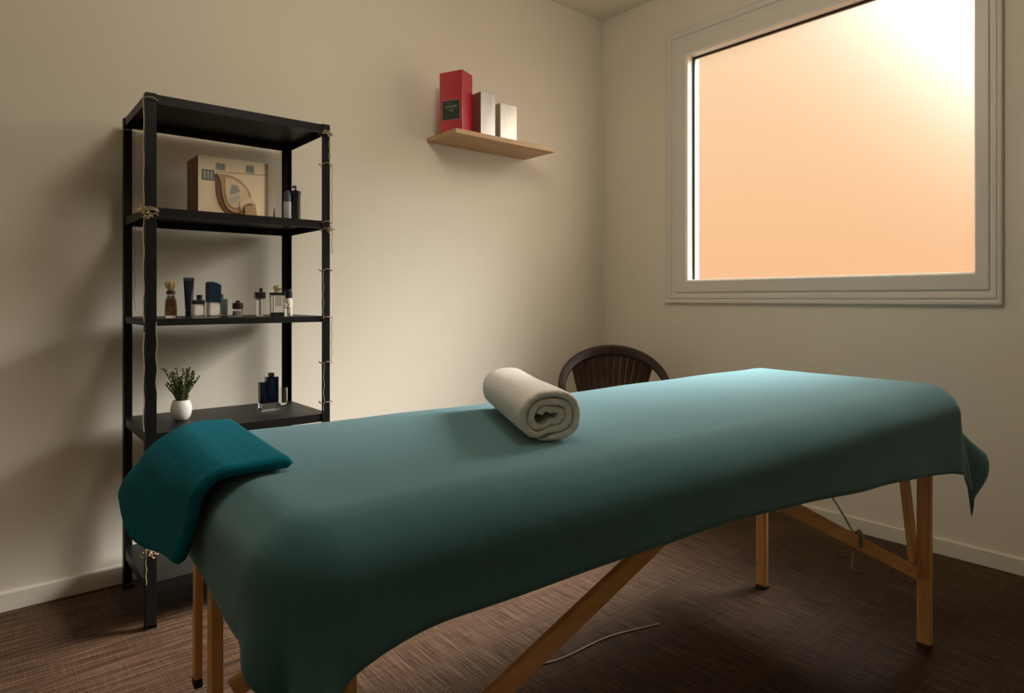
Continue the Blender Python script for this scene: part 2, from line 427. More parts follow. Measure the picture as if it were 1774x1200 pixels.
for i in range(NS + 1):
    row = []
    for j in range(NT + 1):
        u, vv = i / NS, j / NT
        s0 = -.15 + u * (L_ + .15 + .21)
        hf = .05 + .17 * min(1, max(0, s0 / .6))
        t = -hf + vv * (W_ + hf + hem_n(min(max(s0, 0), L_)))
        s = -hem_l(t) + u * (L_ + hem_l(t) + hem_r(t))
        p, nrm = drape(s, t, 0, wob=sheet_wob)
        # very soft creases on the bed
        p.z += .016 * min(1, max(0, s / L_)) ** 2 + .0012 * sin(s * 5 + t * 9) + .0008 * sin(s * 17 - t * 6)
        row.append(bm.verts.new(p))
    grid.append(row)
for i in range(NS):
    for j in range(NT): bm.faces.new((grid[i][j], grid[i + 1][j], grid[i + 1][j + 1], grid[i][j + 1]))
sheet = obj('sheet', bm, SHEET, smooth=True, angle=180)
sheet.location = TLOC; sheet.rotation_euler = (0, 0, TRZ)
tag(sheet, 'dusty teal cotton sheet draped over the massage table', 'sheet')
so = sheet.modifiers.new('thickness', 'SOLIDIFY'); so.thickness = .002; so.offset = 1
for p in sheet.data.polygons: p.use_smooth = True

def slab_cloth(name, s0f, s1f, t0, t1, thick, m, base=.0035, ns=60, nt_=60, wob=None, flare=.2, rim=.02):
    """closed puffy folded cloth lying on the sheet"""
    bm = bmesh.new(); T, Bt = [], []
    for i in range(ns + 1):
        ra, rb = [], []
        for j in range(nt_ + 1):
            u, vv = i / ns, j / nt_
            t = t0 + (t1 - t0) * vv
            s = s0f(vv) + (s1f(vv) - s0f(vv)) * u
            edge = min(u * (s1f(vv) - s0f(vv)), (1 - u) * (s1f(vv) - s0f(vv)), vv * (t1 - t0), (1 - vv) * (t1 - t0))
            k = min(1, edge / rim); puff = sqrt(max(0, 1 - (1 - k) ** 2))
            ex2 = .034 * (1 - vv) ** 1.2 * math.exp(-((s + .035) / .05) ** 2) * min(1, max(0, (.02 - s) / .04))
            ex = ex2 + .002 * sin(s * 23 + t * 11) * k
            pt, _ = drape(s, t, base + thick * .5 + (thick * .5 + ex) * puff, wob=wob, flare=flare, cf=0, re=.035)
            pb, _ = drape(s, t, ex2 + base + thick * .5 - thick * .5 * puff, wob=wob, flare=flare, cf=0, re=.035)
            ra.append(bm.verts.new(pt)); rb.append(bm.verts.new(pb))
        T.append(ra); Bt.append(rb)
    for i in range(ns):
        for j in range(nt_):
            bm.faces.new((T[i][j], T[i + 1][j], T[i + 1][j + 1], T[i][j + 1]))
            bm.faces.new((Bt[i][j], Bt[i][j + 1], Bt[i + 1][j + 1], Bt[i + 1][j]))
    bmesh.ops.remove_doubles(bm, verts=bm.verts, dist=.0002)
    return obj(name, bm, m, smooth=True, angle=180)
tw = slab_cloth('folded_towel', lambda v: -(.074 + .040 * sin(pi * v) + .012 * v) + .003 * sin(v * 11), lambda v: .128 - .006 * v,
                .022, .418, .020, TEAL, rim=.014, wob=lambda s, t, h, c, a: h * (.50 - .8 * min(.42, max(0, t))) + .012 * sin(t * 14 + .6) * min(1, h / .08))
tw.location = TLOC; tw.rotation_euler = (0, 0, TRZ)
tag(tw, 'folded dark petrol-blue towel hanging over the left end of the teal sheet', 'towel')

# rolled white towel
bm = bmesh.new()
A_, B_ = .0575, .0465          # outer half width, half height
turns, th = 2.75, .0150
def spiral(ph, lay):
    """ph from 0 (outer) inwards; lay in 0..1 across the strip"""
    T = ph / (2 * pi); k = 0
    for j in (1, 2):
        q = min(1, max(0, (T - (j - .06)) / .12)); k += q * q * (3 - 2 * q)
    ra = A_ - th * (k + lay); rb = B_ - th * .93 * (k + lay)
    ra = max(ra, .004); rb = max(rb, .0035)
    e = 2.35
    a = ph + pi * 1.40
    c, s_2 = cos(a), sin(a)
    x = ra * math.copysign(abs(c) ** (2 / e), c); z = rb * math.copysign(abs(s_2) ** (2 / e), s_2)
    wv = .0009 * sin(ph * 3.1) * k
    return x + wv, z + wv
NP = 120
LEN = .40
secs = []
yy = [0, .0012, .0035, .007, .012, .03] + [LEN * i / 12 for i in range(2, 11)] + [LEN - .03, LEN - .012, LEN - .007, LEN - .0035, LEN - .0012, LEN]
for y in yy:
    de = min(y, LEN - y); k = min(1, de / .0075); sh = .5 * (1 - sqrt(max(0, 1 - (1 - k) ** 2)))
    lo, hi = .03 + sh * .8, .975 - sh * .8
    ringp = []
    for i in range(NP + 1):
        ph = turns * 2 * pi * i / NP
        x, z = spiral(ph, lo); ringp.append((x, z))
    for i in range(NP, -1, -1):
        ph = turns * 2 * pi * i / NP
        x, z = spiral(ph, lo + (hi - lo) * min(1, .12 + ph / .38)); ringp.append((x, z))
    depth = lambda i_: 0
    vs = []
    for q, (x, z) in enumerate(ringp):
        i = q if q <= NP else 2 * NP + 1 - q
        inn = i / NP
        rec = .004 * inn + .0016 * sin(i * .55) + .001 * sin(i * 1.7)
        f = max(0, 1 - de / .05)
        y2 = y + (rec * f if y < LEN / 2 else -rec * f)
        sag = .0015 * sin(y * 16 + x * 30)
        vs.append(bm.verts.new((x * (1 + .015 * sin(y * 9)), y2, B_ + z + (sag if z > 0 else 0))))
    secs.append(vs)
M_ = len(secs[0])
for A, C in zip(secs, secs[1:]):
    for k in range(M_): bm.faces.new((A[k], A[(k + 1) % M_], C[(k + 1) % M_], C[k]))
for S in (secs[0], secs[-1]):
    for i in range(NP): bm.faces.new((S[i], S[i + 1], S[2 * NP - i], S[2 * NP + 1 - i]))
rt = obj('rolled_towel', bm, TERRY, smooth=True, angle=60)
# axis from near end to far end in world: see table frame
def tabw(a, b, z=0):
    c, s_2 = cos(TRZ), sin(TRZ)
    return Vector((TLOC[0] + a * c + b * s_2, TLOC[1] + a * s_2 - b * c, z))
p0 = tabw(.551, .516, ZT + .0075); p1 = tabw(.715, .150, ZT)
rt.location = p0; rt.rotation_euler = (0, 0, atan2(-(p1 - p0).x, (p1 - p0).y))
tag(rt, 'thick white terry towel rolled up on the middle of the teal sheet', 'towel')

# pale cord on the floor
bm = tube(bmesh.new(), smoothpath([(-1.905, -1.33, .003), (-1.80, -1.312, .003), (-1.66, -1.345, .003), (-1.476, -1.352, .003), (-1.30, -1.40, .003)], 8), .0023, 6)
tag(obj('cord', bm, CORD, smooth=True), 'thin pale cord lying across the brown floor under the massage table', 'cord')

# ------------------------------------------------------------------ chair in the corner
ch = thing('cane_chair', 'dark brown cane chair with a rounded slatted back standing in the corner', 'chair', (-.425, -.455, 0), R(-43))
# local: x right (seen from the front), y back; front faces -y
def rimp(a, r=1.0):
    x = .272 * cos(a) * r; zc = .565; z = zc + (.178 * sin(a) if sin(a) > 0 else .14 * sin(a)) * r
    return Vector((x, .10 * max(0, sin(a)) - .16 * (1 - max(-.35, sin(a))) * .5 + .05, z))
rp = [rimp(R(-28 + 236 * i / 48)) for i in range(49)]
bm = bmesh.new(); secs = []
for i, p in enumerate(rp):
    t = (rp[min(i + 1, 48)] - rp[max(i - 1, 0)]).normalized()
    inward = (Vector((0, p.y, .56)) - p); inward = (inward - t * inward.dot(t)).normalized(); nn = t.cross(inward)
    k = sin(pi * i / 48); wd = .020 + .016 * k; tk = .012
    secs.append([bm.verts.new(p + inward * (a * wd) + nn * (b * tk)) for a, b in ((-.2, -1), (.0, -1.2), (1, -1), (1.15, 0), (1, 1), (0, 1.2), (-.2, 1), (-.35, 0))])
for A, C in zip(secs, secs[1:]):
    for k in range(8): bm.faces.new((A[k], A[(k + 1) % 8], C[(k + 1) % 8], C[k]))
bm.faces.new(secs[0]); bm.faces.new(secs[-1][::-1])
obj('back_rim', bm, WALNUT, ch, smooth=True, angle=50)
for i in range(13):
    f = -1 + 2 * i / 12
    a = R(90 - 52 * f); top = rimp(a); top = top + (Vector((0, top.y, .56)) - top).normalized() * .022
    bot = Vector((.135 * f, .155 - .03 * f * f, .40))
    mid = (top + bot) / 2 + Vector((.004 * f, .022, 0))
    P = smoothpath([bot, mid, top], 6); bm = bmesh.new(); S = []
    for q, p in enumerate(P):
        w = .0105 + .0075 * q / (len(P) - 1)
        S.append([bm.verts.new(p + Vector((x, y, 0))) for x, y in ((-w, -.002), (-w * .4, -.004), (w * .4, -.004), (w, -.002), (w, .003), (-w, .003))])
    for A, C in zip(S, S[1:]):
        for k in range(6): bm.faces.new((A[k], A[(k + 1) % 6], C[(k + 1) % 6], C[k]))
    bm.faces.new(S[0][::-1]); bm.faces.new(S[-1])
    obj('back_slat', bm, CANE, ch, smooth=True, angle=50)
bm = lathe([(0, .375), (.18, .375), (.215, .385), (.225, .40), (.215, .412), (.12, .408), (0, .404)], 36, 1, .95)
obj('seat', bm, CANE, ch, smooth=True)
for x, y in ((-.165, -.15), (.165, -.15), (-.15, .14), (.15, .14)):
    obj('leg', tube(bmesh.new(), [(x * 1.22, y * 1.22, 0), (x * 1.1, y * 1.1, .2), (x, y, .385)], [.011, .014, .015], 12), WALNUT, ch, smooth=True)
for s in (-1, 1):
    e = rimp(R(-28 if s > 0 else 208))
    obj('arm_post', tube(bmesh.new(), smoothpath([e + Vector((0, 0, .004)), Vector((s * .225, e.y * .98, .44)), Vector((s * .195, -.06, .395))], 5), .011, 10), WALNUT, ch, smooth=True)
obj('stretcher', tube(bmesh.new(), [(.185, -.165, .15), (-.165, .155, .15)], .008, 8), WALNUT, ch, smooth=True)
obj('stretcher', tube(bmesh.new(), [(-.185, -.165, .165), (.165, .155, .165)], .008, 8), WALNUT, ch, smooth=True)

# ------------------------------------------------------------------ black metal shelf rack
X0, X1, Y0, Y1 = -2.515, -1.930, -0.435, -0.045
rack = thing('shelf_rack', 'tall black metal shelf rack with five shelves against the left wall', 'shelving', (X0, Y1, 0))
def lx(x): return x - X0
def ly(y): return y - Y1
PW, PT = .030, .003
ZTOP = 1.622
for sx, sy in ((0, 0), (1, 0), (0, 1), (1, 1)):     # sy 0 = rear, 1 = front
    x = 0 if sx == 0 else X1 - X0; y = 0 if sy == 0 else Y0 - Y1
    dx = 1 if sx == 0 else -1; dy = -1 if sy == 0 else 1
    q = lambda a, b: (x + dx * a, y + dy * b)
    poly = [q(0, 0), q(PW, 0), q(PW, PT), q(PT, PT), q(PT, PW), q(0, PW)]
    bm = bmesh.new(); a = [bm.verts.new((px, py, 0.004)) for px, py in poly]; b = [bm.verts.new((px, py, ZTOP)) for px, py in poly]
    bm.faces.new(a); bm.faces.new(b[::-1])
    for i in range(6): bm.faces.new((a[i], b[i], b[(i + 1) % 6], a[(i + 1) % 6]))
    p = obj('post', bm, STEEL, rack, bevel=.0008, seg=1)
    xs = sorted((x, x + dx * .031)); ys = sorted((y, y + dy * .031))
    obj('foot_cap', B(xs[0], xs[1], ys[0], ys[1], 0, .012), RUBBER, p)
SH = [(ZTOP - .002, .028), (1.277, .026), (.937, .020), (.590, .028), (.140, .030)]
for z, lip in SH:
    bm = bmesh.new(); a, b = PT + .0005, X1 - X0 - PT - .0005; c, d = Y0 - Y1 + PT + .0005, -PT - .0005
    th_ = .003
    box(bm, a, b, c, d, z - th_, z)
    box(bm, a, b, c, c + th_, z - lip, z - th_); box(bm, a, b, d - th_, d, z - lip, z - th_)
    box(bm, a, a + th_, c + th_, d - th_, z - lip, z - th_); box(bm, b - th_, b, c + th_, d - th_, z - lip, z - th_)
    box(bm, a + th_, b - th_, c + th_, c + .012, z - lip, z - lip + th_)
    box(bm, a + th_, b - th_, d - .012, d - th_, z - lip, z - lip + th_)
    obj('shelf', bm, SHELFM, rack)

# raffia strings tied round the posts
def wrap(bm, x, y, z, r=.020, n=2, tail=0.03):
    pts = []
    for i in range(n * 10 + 1):
        a = 2 * pi * i / 10; pts.append((x + r * cos(a) * (1.05 + .06 * sin(i)), y + r * sin(a) * (1.05 + .06 * cos(i * 2)), z + .004 * sin(i * 1.9) + .004 * i / 10))
    tube(bm, pts, .0013, 5)
def knot(bm, x, y, z, k=1.0):
    for i in range(4):
        a = random.uniform(0, 2 * pi); l = random.uniform(.012, .024) * k
        tube(bm, smoothpath([(x, y, z), (x + l * .6 * cos(a), y - .006, z + l * .8 * sin(a) + .004), (x + l * cos(a), y - .004, z + l * sin(a) * .5)], 4), .0017, 5)
    for i in range(3):
        rr = random.uniform(.005, .0095); ti = random.uniform(-1.1, 1.1); sq = random.uniform(.35, .7); ox, oz = random.uniform(-.008, .008), random.uniform(-.006, .006)
        tube(bm, [(x + ox + rr * cos(t) * cos(ti) - rr * sq * sin(t) * sin(ti), y - .003 * i + .003 * sin(2 * t), z + oz + rr * cos(t) * sin(ti) + rr * sq * sin(t) * cos(ti)) for t in [2 * pi * q / 10 for q in range(10)]], .0014, 5, closed=True)
def strand(bm, x, y, z0, z1, amp=.004, ph=0):
    amp *= .6
    n = 14
    tube(bm, [(x + amp * sin(i * 1.3 + ph), y + amp * .5 * cos(i * 1.7 + ph), z0 + (z1 - z0) * i / n) for i in range(n + 1)], .0012, 5)
pc = PW / 2
bm = bmesh.new()      # front left post
fx, fy = X0 + pc - .003, Y0 + pc - .003
wrap(bm, fx, fy, 1.262, .025, 3); knot(bm, fx - .004, fy - .026, 1.246, 1.3); knot(bm, fx - .026, fy - .018, 1.262, 1.1)
strand(bm, fx - .018, fy - .014, 1.262, 1.61, .002); strand(bm, fx + .016, fy - .017, .70, .93, .003, 1); strand(bm, fx - .018, fy - .012, .93, 1.245, .003, 2)
strand(bm, fx - .018, fy - .014, .60, .90, .003, 2.4)
wrap(bm, fx, fy, 1.600, .024, 1)
tag(obj('raffia_string', bm, TWINE, smooth=True), 'straw-coloured raffia string knotted at the second shelf round the front left post of the rack', 'string', 'raffia strings tied to the rack')
bm = bmesh.new()      # rear left post
rx, ry = X0 + pc - .003, Y1 - pc + .003
strand(bm, rx + .021, ry - .012, 1.29, 1.57, .003, .5); strand(bm, rx + .021, ry - .014, .96, 1.25, .004, 1.5)
wrap(bm, rx, ry, 1.575, .024, 1); strand(bm, rx + .02, ry - .014, 1.25, 1.29, .002)
tag(obj('raffia_string', bm, TWINE, smooth=True), 'thin pale string running down the rear left post of the rack by the wall', 'string', 'raffia strings tied to the rack')
bm = bmesh.new()      # front right post
gx, gy = X1 - pc + .003, Y0 + pc - .003
for z in (1.59, 1.478, 1.27, 1.245, 1.10, .93, .77, .627): wrap(bm, gx, gy, z, .0235, 1)
for z0, z1, o, ph in ((1.478, 1.60, .006, 0), (1.16, 1.34, .017, 1), (.93, 1.10, -.016, 2), (.77, .93, .016, 3), (.60, .77, -.014, 4), (1.34, 1.478, .017, .7)): strand(bm, gx + o, gy - .018, z0, z1, .003, ph)
knot(bm, gx, gy - .022, 1.585); knot(bm, gx + .008, gy - .02, 1.245, .8)
tag(obj('raffia_string', bm, TWINE, smooth=True), 'straw-coloured raffia string wound many times down the front right post of the rack', 'string', 'raffia strings tied to the rack')
bm = bmesh.new()
wrap(bm, fx, fy, .225, .024, 1); knot(bm, fx, fy - .024, .233); strand(bm, fx - .012, fy - .019, .14, .25, .002)
tag(obj('raffia_string', bm, TWINE, smooth=True), 'short raffia string knotted low on the front left post, just below the hanging towel', 'string', 'raffia strings tied to the rack')

# ---- cream display box on the second shelf
bx = thing('gift_box', 'cream cardboard box printed with a curled tan shape on the second shelf of the rack', 'box', (-2.323, -.25, 1.277))
bw, bd, bhh = .238, .146, .215
bm = B(0, bw, 0, bd, 0, bhh); bm.faces.ensure_lookup_table()
o = obj('box_body', bm, [CREAM, BROWNC], bx, bevel=.0015)
for p in o.data.polygons:
    if p.normal.x < -.9: p.material_index = 1
obj('front_panel', B(.228, .237, -.002, 0, .002, bhh - .002), BROWNC, bx)
def UV(u, v): return (u * bw, (1 - v) * bhh)
def pr(pts, d0, d1): return prism([UV(*p) for p in pts], -d1, -d0)
for (u0, u1, v0, v1, m) in ((.05, .22, .22, .39, GPR3), (.24, .375, .09, .21, GPR), (.665, .79, .065, .20, GPR)):
    l = obj('printed_square', pr([(u0, v0), (u1, v0), (u1, v1), (u0, v1)], 0, .0006), m, bx)
    bm = bmesh.new()
    for k in range(3):
        a = u0 + (u1 - u0) * (.18 + .27 * k)
        prism([UV(a, v0 + .02), UV(a + (u1 - u0) * .12, v0 + .02), UV(a + (u1 - u0) * .12, v1 - .02), UV(a, v1 - .02)], -.0009, -.0006, bm)
    obj('print', bm, GPR2 if m is GPR3 else GPR3, l)
obj('crease_line', pr([(.24, .235), (.96, .195), (.96, .21), (.24, .25)], 0, .0005), TAN, bx)
def curve2(pts, k=5): return [(p.x, p.y) for p in smoothpath([(a, b, 0) for a, b in pts], k)][:-1]
outer = curve2([(.225, .28), (.235, .42), (.25, .62), (.31, .80), (.42, .92), (.56, .955), (.62, .93), (.56, .86), (.45, .82), (.37, .70), (.33, .52), (.34, .40), (.36, .30), (.28, .27), (.225, .28)])
obj('curled_shadow_shape', pr(outer, 0, .0035), DTAN, bx, bevel=.001)
mid = curve2([(.24, .27), (.30, .40), (.32, .60), (.38, .80), (.48, .88), (.60, .86), (.66, .72), (.74, .60), (.68, .45), (.58, .34), (.45, .28), (.34, .27), (.24, .27)])
obj('curled_shape', pr(mid, .003, .007), TAN, bx, bevel=.0015)
inn = curve2([(.36, .33), (.36, .50), (.39, .70), (.47, .80), (.57, .78), (.62, .65), (.69, .57), (.64, .46), (.55, .38), (.45, .33), (.36, .33)])
obj('pale_inner_shape', pr(inn, .007, .0085), LTAN, bx, bevel=.0008)
obj('grey_patch', pr([(.46, .42), (.54, .44), (.57, .53), (.44, .60), (.43, .55)], .0085, .0090), GPR, bx)
obj('pale_patch', pr([(.41, .66), (.56, .56), (.57, .62), (.50, .73), (.44, .73)], .0085, .0090), GPR2, bx)
obj('ring_lip', pr(curve2([(.56, .70), (.66, .60), (.78, .66), (.81, .74), (.72, .71), (.62, .76), (.58, .84), (.56, .70)]), .004, .011), LTAN, bx, bevel=.001)
obj('brown_block', prism([(.150, .014), (.192, .012), (.195, .020), (.190, .052), (.154, .053), (.149, .045)], -.016, -.003), TAN, bx, bevel=.003)

# ---- bottles and tubes: each is an Empty at its base
def rbox(w, d, z0, z1, r=.004, n=4):
    bm = bmesh.new(); P = rrect(-w / 2, w / 2, -d / 2, d / 2, r, n); e = min(.002, (z1 - z0) / 4)
    P2 = rrect(-w / 2 + e, w / 2 - e, -d / 2 + e, d / 2 - e, max(r - e, .0008), n)
    rings = [[bm.verts.new((x, y, z)) for x, y in Q] for Q, z in ((P2, z0), (P, z0 + e), (P, z1 - e), (P2, z1))]
    m = len(P)
    for A, C in zip(rings, rings[1:]):
        for k in range(m): bm.faces.new((A[k], A[(k + 1) % m], C[(k + 1) % m], C[k]))
    bm.faces.new(rings[0][::-1]); bm.faces.new(rings[-1]); return bm
S2, S3, S4 = 1.277, .937, .590
G3 = 'bottles and jars on the third shelf'
# second shelf
t = thing('cream_tube', 'slim grey-white tube standing beside the dark pump bottle on the second shelf', 'tube', (-1.995, -.20, S2))
obj('tube_body', lathe([(0, 0), (.0135, 0), (.0145, .004), (.0145, .085), (.013, .09), (0, .09)], 20), GREYT, t, smooth=True)
obj('tube_cap', lathe([(.0, .0905), (.0135, .0905), (.013, .122), (.006, .134), (0, .134)], 20), SLATE, t, smooth=True)
t = thing('pump_bottle', 'dark pump bottle at the right end of the second shelf', 'bottle', (-1.963, -.20, S2))
obj('bottle_body', lathe([(0, 0), (.0165, 0), (.017, .003), (.017, .10), (.0185, .104), (0, .104)], 20), OLIVED, t, smooth=True)
obj('bottle_shoulder', lathe([(0, .1045), (.0165, .1045), (.0195, .132), (.013, .136), (0, .136)], 20), BLACKP, t, smooth=True)
obj('pump', tube(bmesh.new(), smoothpath([(0, 0, .136), (0, 0, .148), (-.004, 0, .152), (-.013, -.003, .146)], 4), .0042, 8), BLACKP, t, smooth=True)
t = thing('incense_cone', 'tiny dark pointed cone left of the rear post on the second shelf', 'ornament', (-2.045, -.20, S2))
obj('cone_body', lathe([(0, 0), (.006, 0), (.0052, .015), (.0022, .06), (0, .062)], 12), BROWNP, t, smooth=True)
obj('cone_base', lathe([(0, 0), (.0078, 0), (.0078, .004), (.006, .0045)], 12), BLACKP, t, smooth=True)
# third shelf
t = thing('perfume_bottle', 'perfume bottle with brown liquid and a golden faceted glass stopper, leftmost on the third shelf', 'bottle', (-2.424, -.33, S3), .3, G3)
obj('glass_body', lathe([(0, 0), (.017, 0), (.0185, .004), (.019, .03), (.017, .055), (.011, .070), (.010, .075), (0, .0755)], 8), GLASS, t, smooth=True, angle=30)
obj('liquid', lathe([(0, .009), (.0145, .009), (.016, .03), (.0145, .052), (.009, .064), (0, .065)], 8), AMBER, t, smooth=True)
obj('collar', lathe([(0, .076), (.013, .076), (.0135, .088), (.011, .089), (0, .089)], 18), BROWNP, t, smooth=True)
bm = bmesh.new()
for k in range(6):
    a = 2 * pi * k / 6
    tube(bm, [(0.004 * cos(a), .004 * sin(a), .0895), (.011 * cos(a), .011 * sin(a), .102), (.014 * cos(a), .014 * sin(a), .112), (.010 * cos(a), .010 * sin(a), .119)], [.003, .006, .0065, .003], 8)
obj('stopper', bm, GOLDG, t, smooth=True)
t = thing('cosmetic_tube', 'tall dark navy tapered tube, the tallest item on the third shelf', 'tube', (-2.349, -.24, S3), 0, G3)
obj('tube_cap', cyl(.0115, 0, .022), NAVY, t, smooth=True)
bm = bmesh.new(); S = []
for k in range(9):
    f = k / 8; z = .0225 + .1015 * f; rx_, ry_ = .0115 + .0055 * f, .0115 * (1 - f) + .0012
    S.append([bm.verts.new((rx_ * cos(2 * pi * q / 20), ry_ * sin(2 * pi * q / 20), z)) for q in range(20)])
for A, C in zip(S, S[1:]):
    for q in range(20): bm.faces.new((A[q], A[(q + 1) % 20], C[(q + 1) % 20], C[q]))
bm.faces.new(S[0][::-1]); bm.faces.new(S[-1])
obj('tube_body', bm, NAVY, t, smooth=True)
obj('crimp', B(-.0172, .0172, -.0014, .0014, .1242, .134), SLATE, t, bevel=.0005)
t = thing('perfume_bottle', 'small clear square bottle with black collar and cap, in front of the tall navy tube', 'bottle', (-2.352, -.37, S3), .1, G3)
obj('glass_body', rbox(.034, .024, 0, .046), GLASS, t, smooth=True)
obj('label', B(-.012, .012, -.0128, -.0124, .012, .038), PALEL, t)
obj('collar', rbox(.036, .026, .0462, .058), BLACKP, t, smooth=True)
obj('cap', cyl(.0085, .0582, .075), BLACKP, t, smooth=True, loc=(.004, 0, 0))
t = thing('cologne_bottle', 'large bottle with a dark blue slant-topped cap over a pale glass base, third shelf', 'bottle', (-2.303, -.36, S3), .12, G3)
obj('glass_body', rbox(.041, .030, 0, .051), GLASS, t, smooth=True)
obj('label', B(-.014, .014, -.0158, -.0154, .012, .044), PALEL, t)
obj('cap', prism([(-.0205, .0515), (.0205, .0515), (.0205, .108), (.004, .116), (-.0205, .116)], -.015, .015), NAVYB, t, bevel=.002)
obj('cap_button', B(-.018, .0, -.007, .007, .1163, .1185), BLACKP, t, bevel=.0006)
t = thing('jar', 'smoky blue-grey glass bottle with a flat dark stopper behind the large blue-capped one', 'bottle', (-2.237, -.22, S3), 0, G3)
obj('silver_base', rbox(.036, .030, 0, .009), SILVER, t, smooth=True)
obj('glass_body', rbox(.035, .029, .0092, .062, .007), GREYG, t, smooth=True)
obj('liquid', rbox(.012, .022, .014, .056), INK, t, smooth=True, loc=(-.008, 0, 0))
obj('stopper', cyl(.0105, .0622, .079), BLACKP, t, smooth=True, loc=(-.006, 0, 0))
t = thing('jar', 'squat little jar with brown lid on its own in the middle of the third shelf', 'jar', (-2.207, -.30, S3), 0, G3)
obj('glass_body', lathe([(0, 0), (.016, 0), (.0172, .003), (.0165, .026), (0, .0262)], 22), GLASS, t, smooth=True)
obj('balm', lathe([(0, .004), (.0135, .004), (.0142, .020), (0, .0205)], 20), PALEL, t, smooth=True)
obj('lid', cyl(.0176, .0265, .048), BROWNP, t, smooth=True)
obj('lid_knob', cyl(.007, .0483, .056), BROWNP, t, smooth=True)
t = thing('pump_bottle', 'clear bottle with wide black collar and small pump, left of the crystal-topped bottle', 'bottle', (-2.125, -.28, S3), 0, G3)
obj('glass_body', lathe([(0, 0), (.0105, 0), (.0115, .003), (.0115, .055), (.009, .062), (0, .0625)], 20), GLASS, t, smooth=True)
obj('dip_tube', cyl(.0015, .006, .06, 8), BROWNP, t)
obj('collar', rbox(.034, .026, .063, .086), BLACKP, t, smooth=True)
obj('pump', cyl(.0055, .0863, .100, 14), BLACKP, t, smooth=True, loc=(.004, 0, 0))
t = thing('perfume_bottle', 'wide clear bottle with thin black rim and faceted crystal stopper, right side of third shelf', 'bottle', (-2.084, -.34, S3), -.1, G3)
obj('glass_body', rbox(.050, .032, 0, .076, .008), GLASS, t, smooth=True)
obj('dark_base', rbox(.042, .026, .003, .014, .006), OLIVED, t, smooth=True)
obj('label', B(-.012, .010, -.0168, -.0164, .036, .072), PALEL, t)
obj('rim', rbox(.051, .033, .0763, .084), BLACKP, t, smooth=True)
obj('stopper', lathe([(0, .0843), (.012, .0843), (.010, .092), (.0155, .100), (.014, .108), (.006, .110), (0, .110)], 8), GOLDG, t, smooth=True, angle=25)
t = thing('vial', 'tiny clear glass vial in front of the wide crystal-topped bottle', 'vial', (-2.066, -.385, S3), 0, G3)
obj('glass_body', lathe([(0, 0), (.0085, 0), (.009, .002), (.009, .028), (.005, .032), (.005, .036), (0, .0365)], 18), GLASS, t, smooth=True)
obj('stopper', lathe([(0, .0368), (.004, .0368), (.0075, .043), (.004, .049), (0, .0495)], 14), GLASS, t, smooth=True)
t = thing('lotion_bottle', 'pale slim bottle with dark cap, rightmost on the third shelf in front of the post', 'bottle', (-2.028, -.29, S3), 0, G3)
obj('bottle_body', lathe([(0, 0), (.0155, 0), (.0165, .003), (.0165, .060), (.014, .064), (0, .064)], 22), PALEL, t, smooth=True)
obj('cap', cyl(.0160, .0643, .088), NAVY, t, smooth=True)
obj('cap_button', cyl(.0125, .0882, .098), BLACKP, t, smooth=True)

# fourth shelf: plant and bottles
t = thing('potted_plant', 'small green plant in a round white ceramic pot on the fourth shelf', 'plant', (-2.372, -.237, S4))
pot = [(0, 0), (.018, 0), (.022, .002), (.030, .016), (.0335, .034), (.031, .052), (.026, .066), (.0245, .0675), (.023, .066), (.028, .050), (.030, .034), (.0, .030)]
obj('pot', lathe(pot, 36), CERAM, t, smooth=True)
obj('soil', lathe([(0, .060), (.018, .061), (.0248, .058), (.02, .05), (0, .05)], 20), SOIL, t, smooth=True)
bm = bmesh.new()
random.seed(11)
for i in range(30):
    a = random.uniform(0, 2 * pi); lean = random.uniform(.08, .62); h = random.uniform(.06, .112) * (1 - .25 * (lean > .45))
    r0 = random.uniform(.002, .016); bx0 = Vector((r0 * cos(a), r0 * sin(a), .06))
    tip = bx0 + Vector((cos(a) * lean * h, sin(a) * lean * h, h))
    mid = (bx0 + tip) / 2 - Vector((cos(a), sin(a), 0)) * .004
    P = smoothpath([bx0, mid, tip], 5)
    tube(bm, P, [.0016] * 3 + [.0012] * (len(P) - 3), 5)
    for q in range(2, len(P)):
        for s_3 in (0, 1, 2):
            b = a + random.uniform(-2.2, 2.2); l = random.uniform(.008, .016); w = random.uniform(.0022, .0036)
            p = P[q]; d = Vector((cos(b) * .75, sin(b) * .75, random.uniform(.5, 1.1))).normalized(); sd = d.cross(Vector((0, 0, 1))).normalized()
            up = sd.cross(d) * .0012
            v0 = bm.verts.new(p); v1 = bm.verts.new(p + d * l * .5 + sd * w + up); v2 = bm.verts.new(p + d * l); v3 = bm.verts.new(p + d * l * .5 - sd * w + up); v4 = bm.verts.new(p + d * l * .5 - up)
            bm.faces.new((v0, v1, v4)); bm.faces.new((v1, v2, v4)); bm.faces.new((v2, v3, v4)); bm.faces.new((v3, v0, v4))
            bm.faces.new((v0, v3, v2, v1))
tag(obj('foliage', bm, LEAF, t))
t = thing('perfume_bottle', 'ink-blue stepped perfume bottle with thick clear base on the fourth shelf', 'bottle', (-2.078, -.235, S4), .05)
obj('glass_base', rbox(.066, .036, 0, .030, .005), GLASS, t, smooth=True)
obj('ink_body', rbox(.044, .030, .0305, .122, .005), INK, t, smooth=True, loc=(.011, 0, 0))
obj('side_chamber', rbox(.024, .026, .0305, .105, .004), INK, t, smooth=True, loc=(-.0235, 0, 0))
obj('cap', rbox(.018, .018, .1223, .137, .002), BLACKP, t, smooth=True, loc=(.009, 0, 0))
t = thing('glass_vase', 'small clear glass cup behind the ink-blue perfume bottle, next to the rear post', 'glass', (-1.994, -.13, S4))
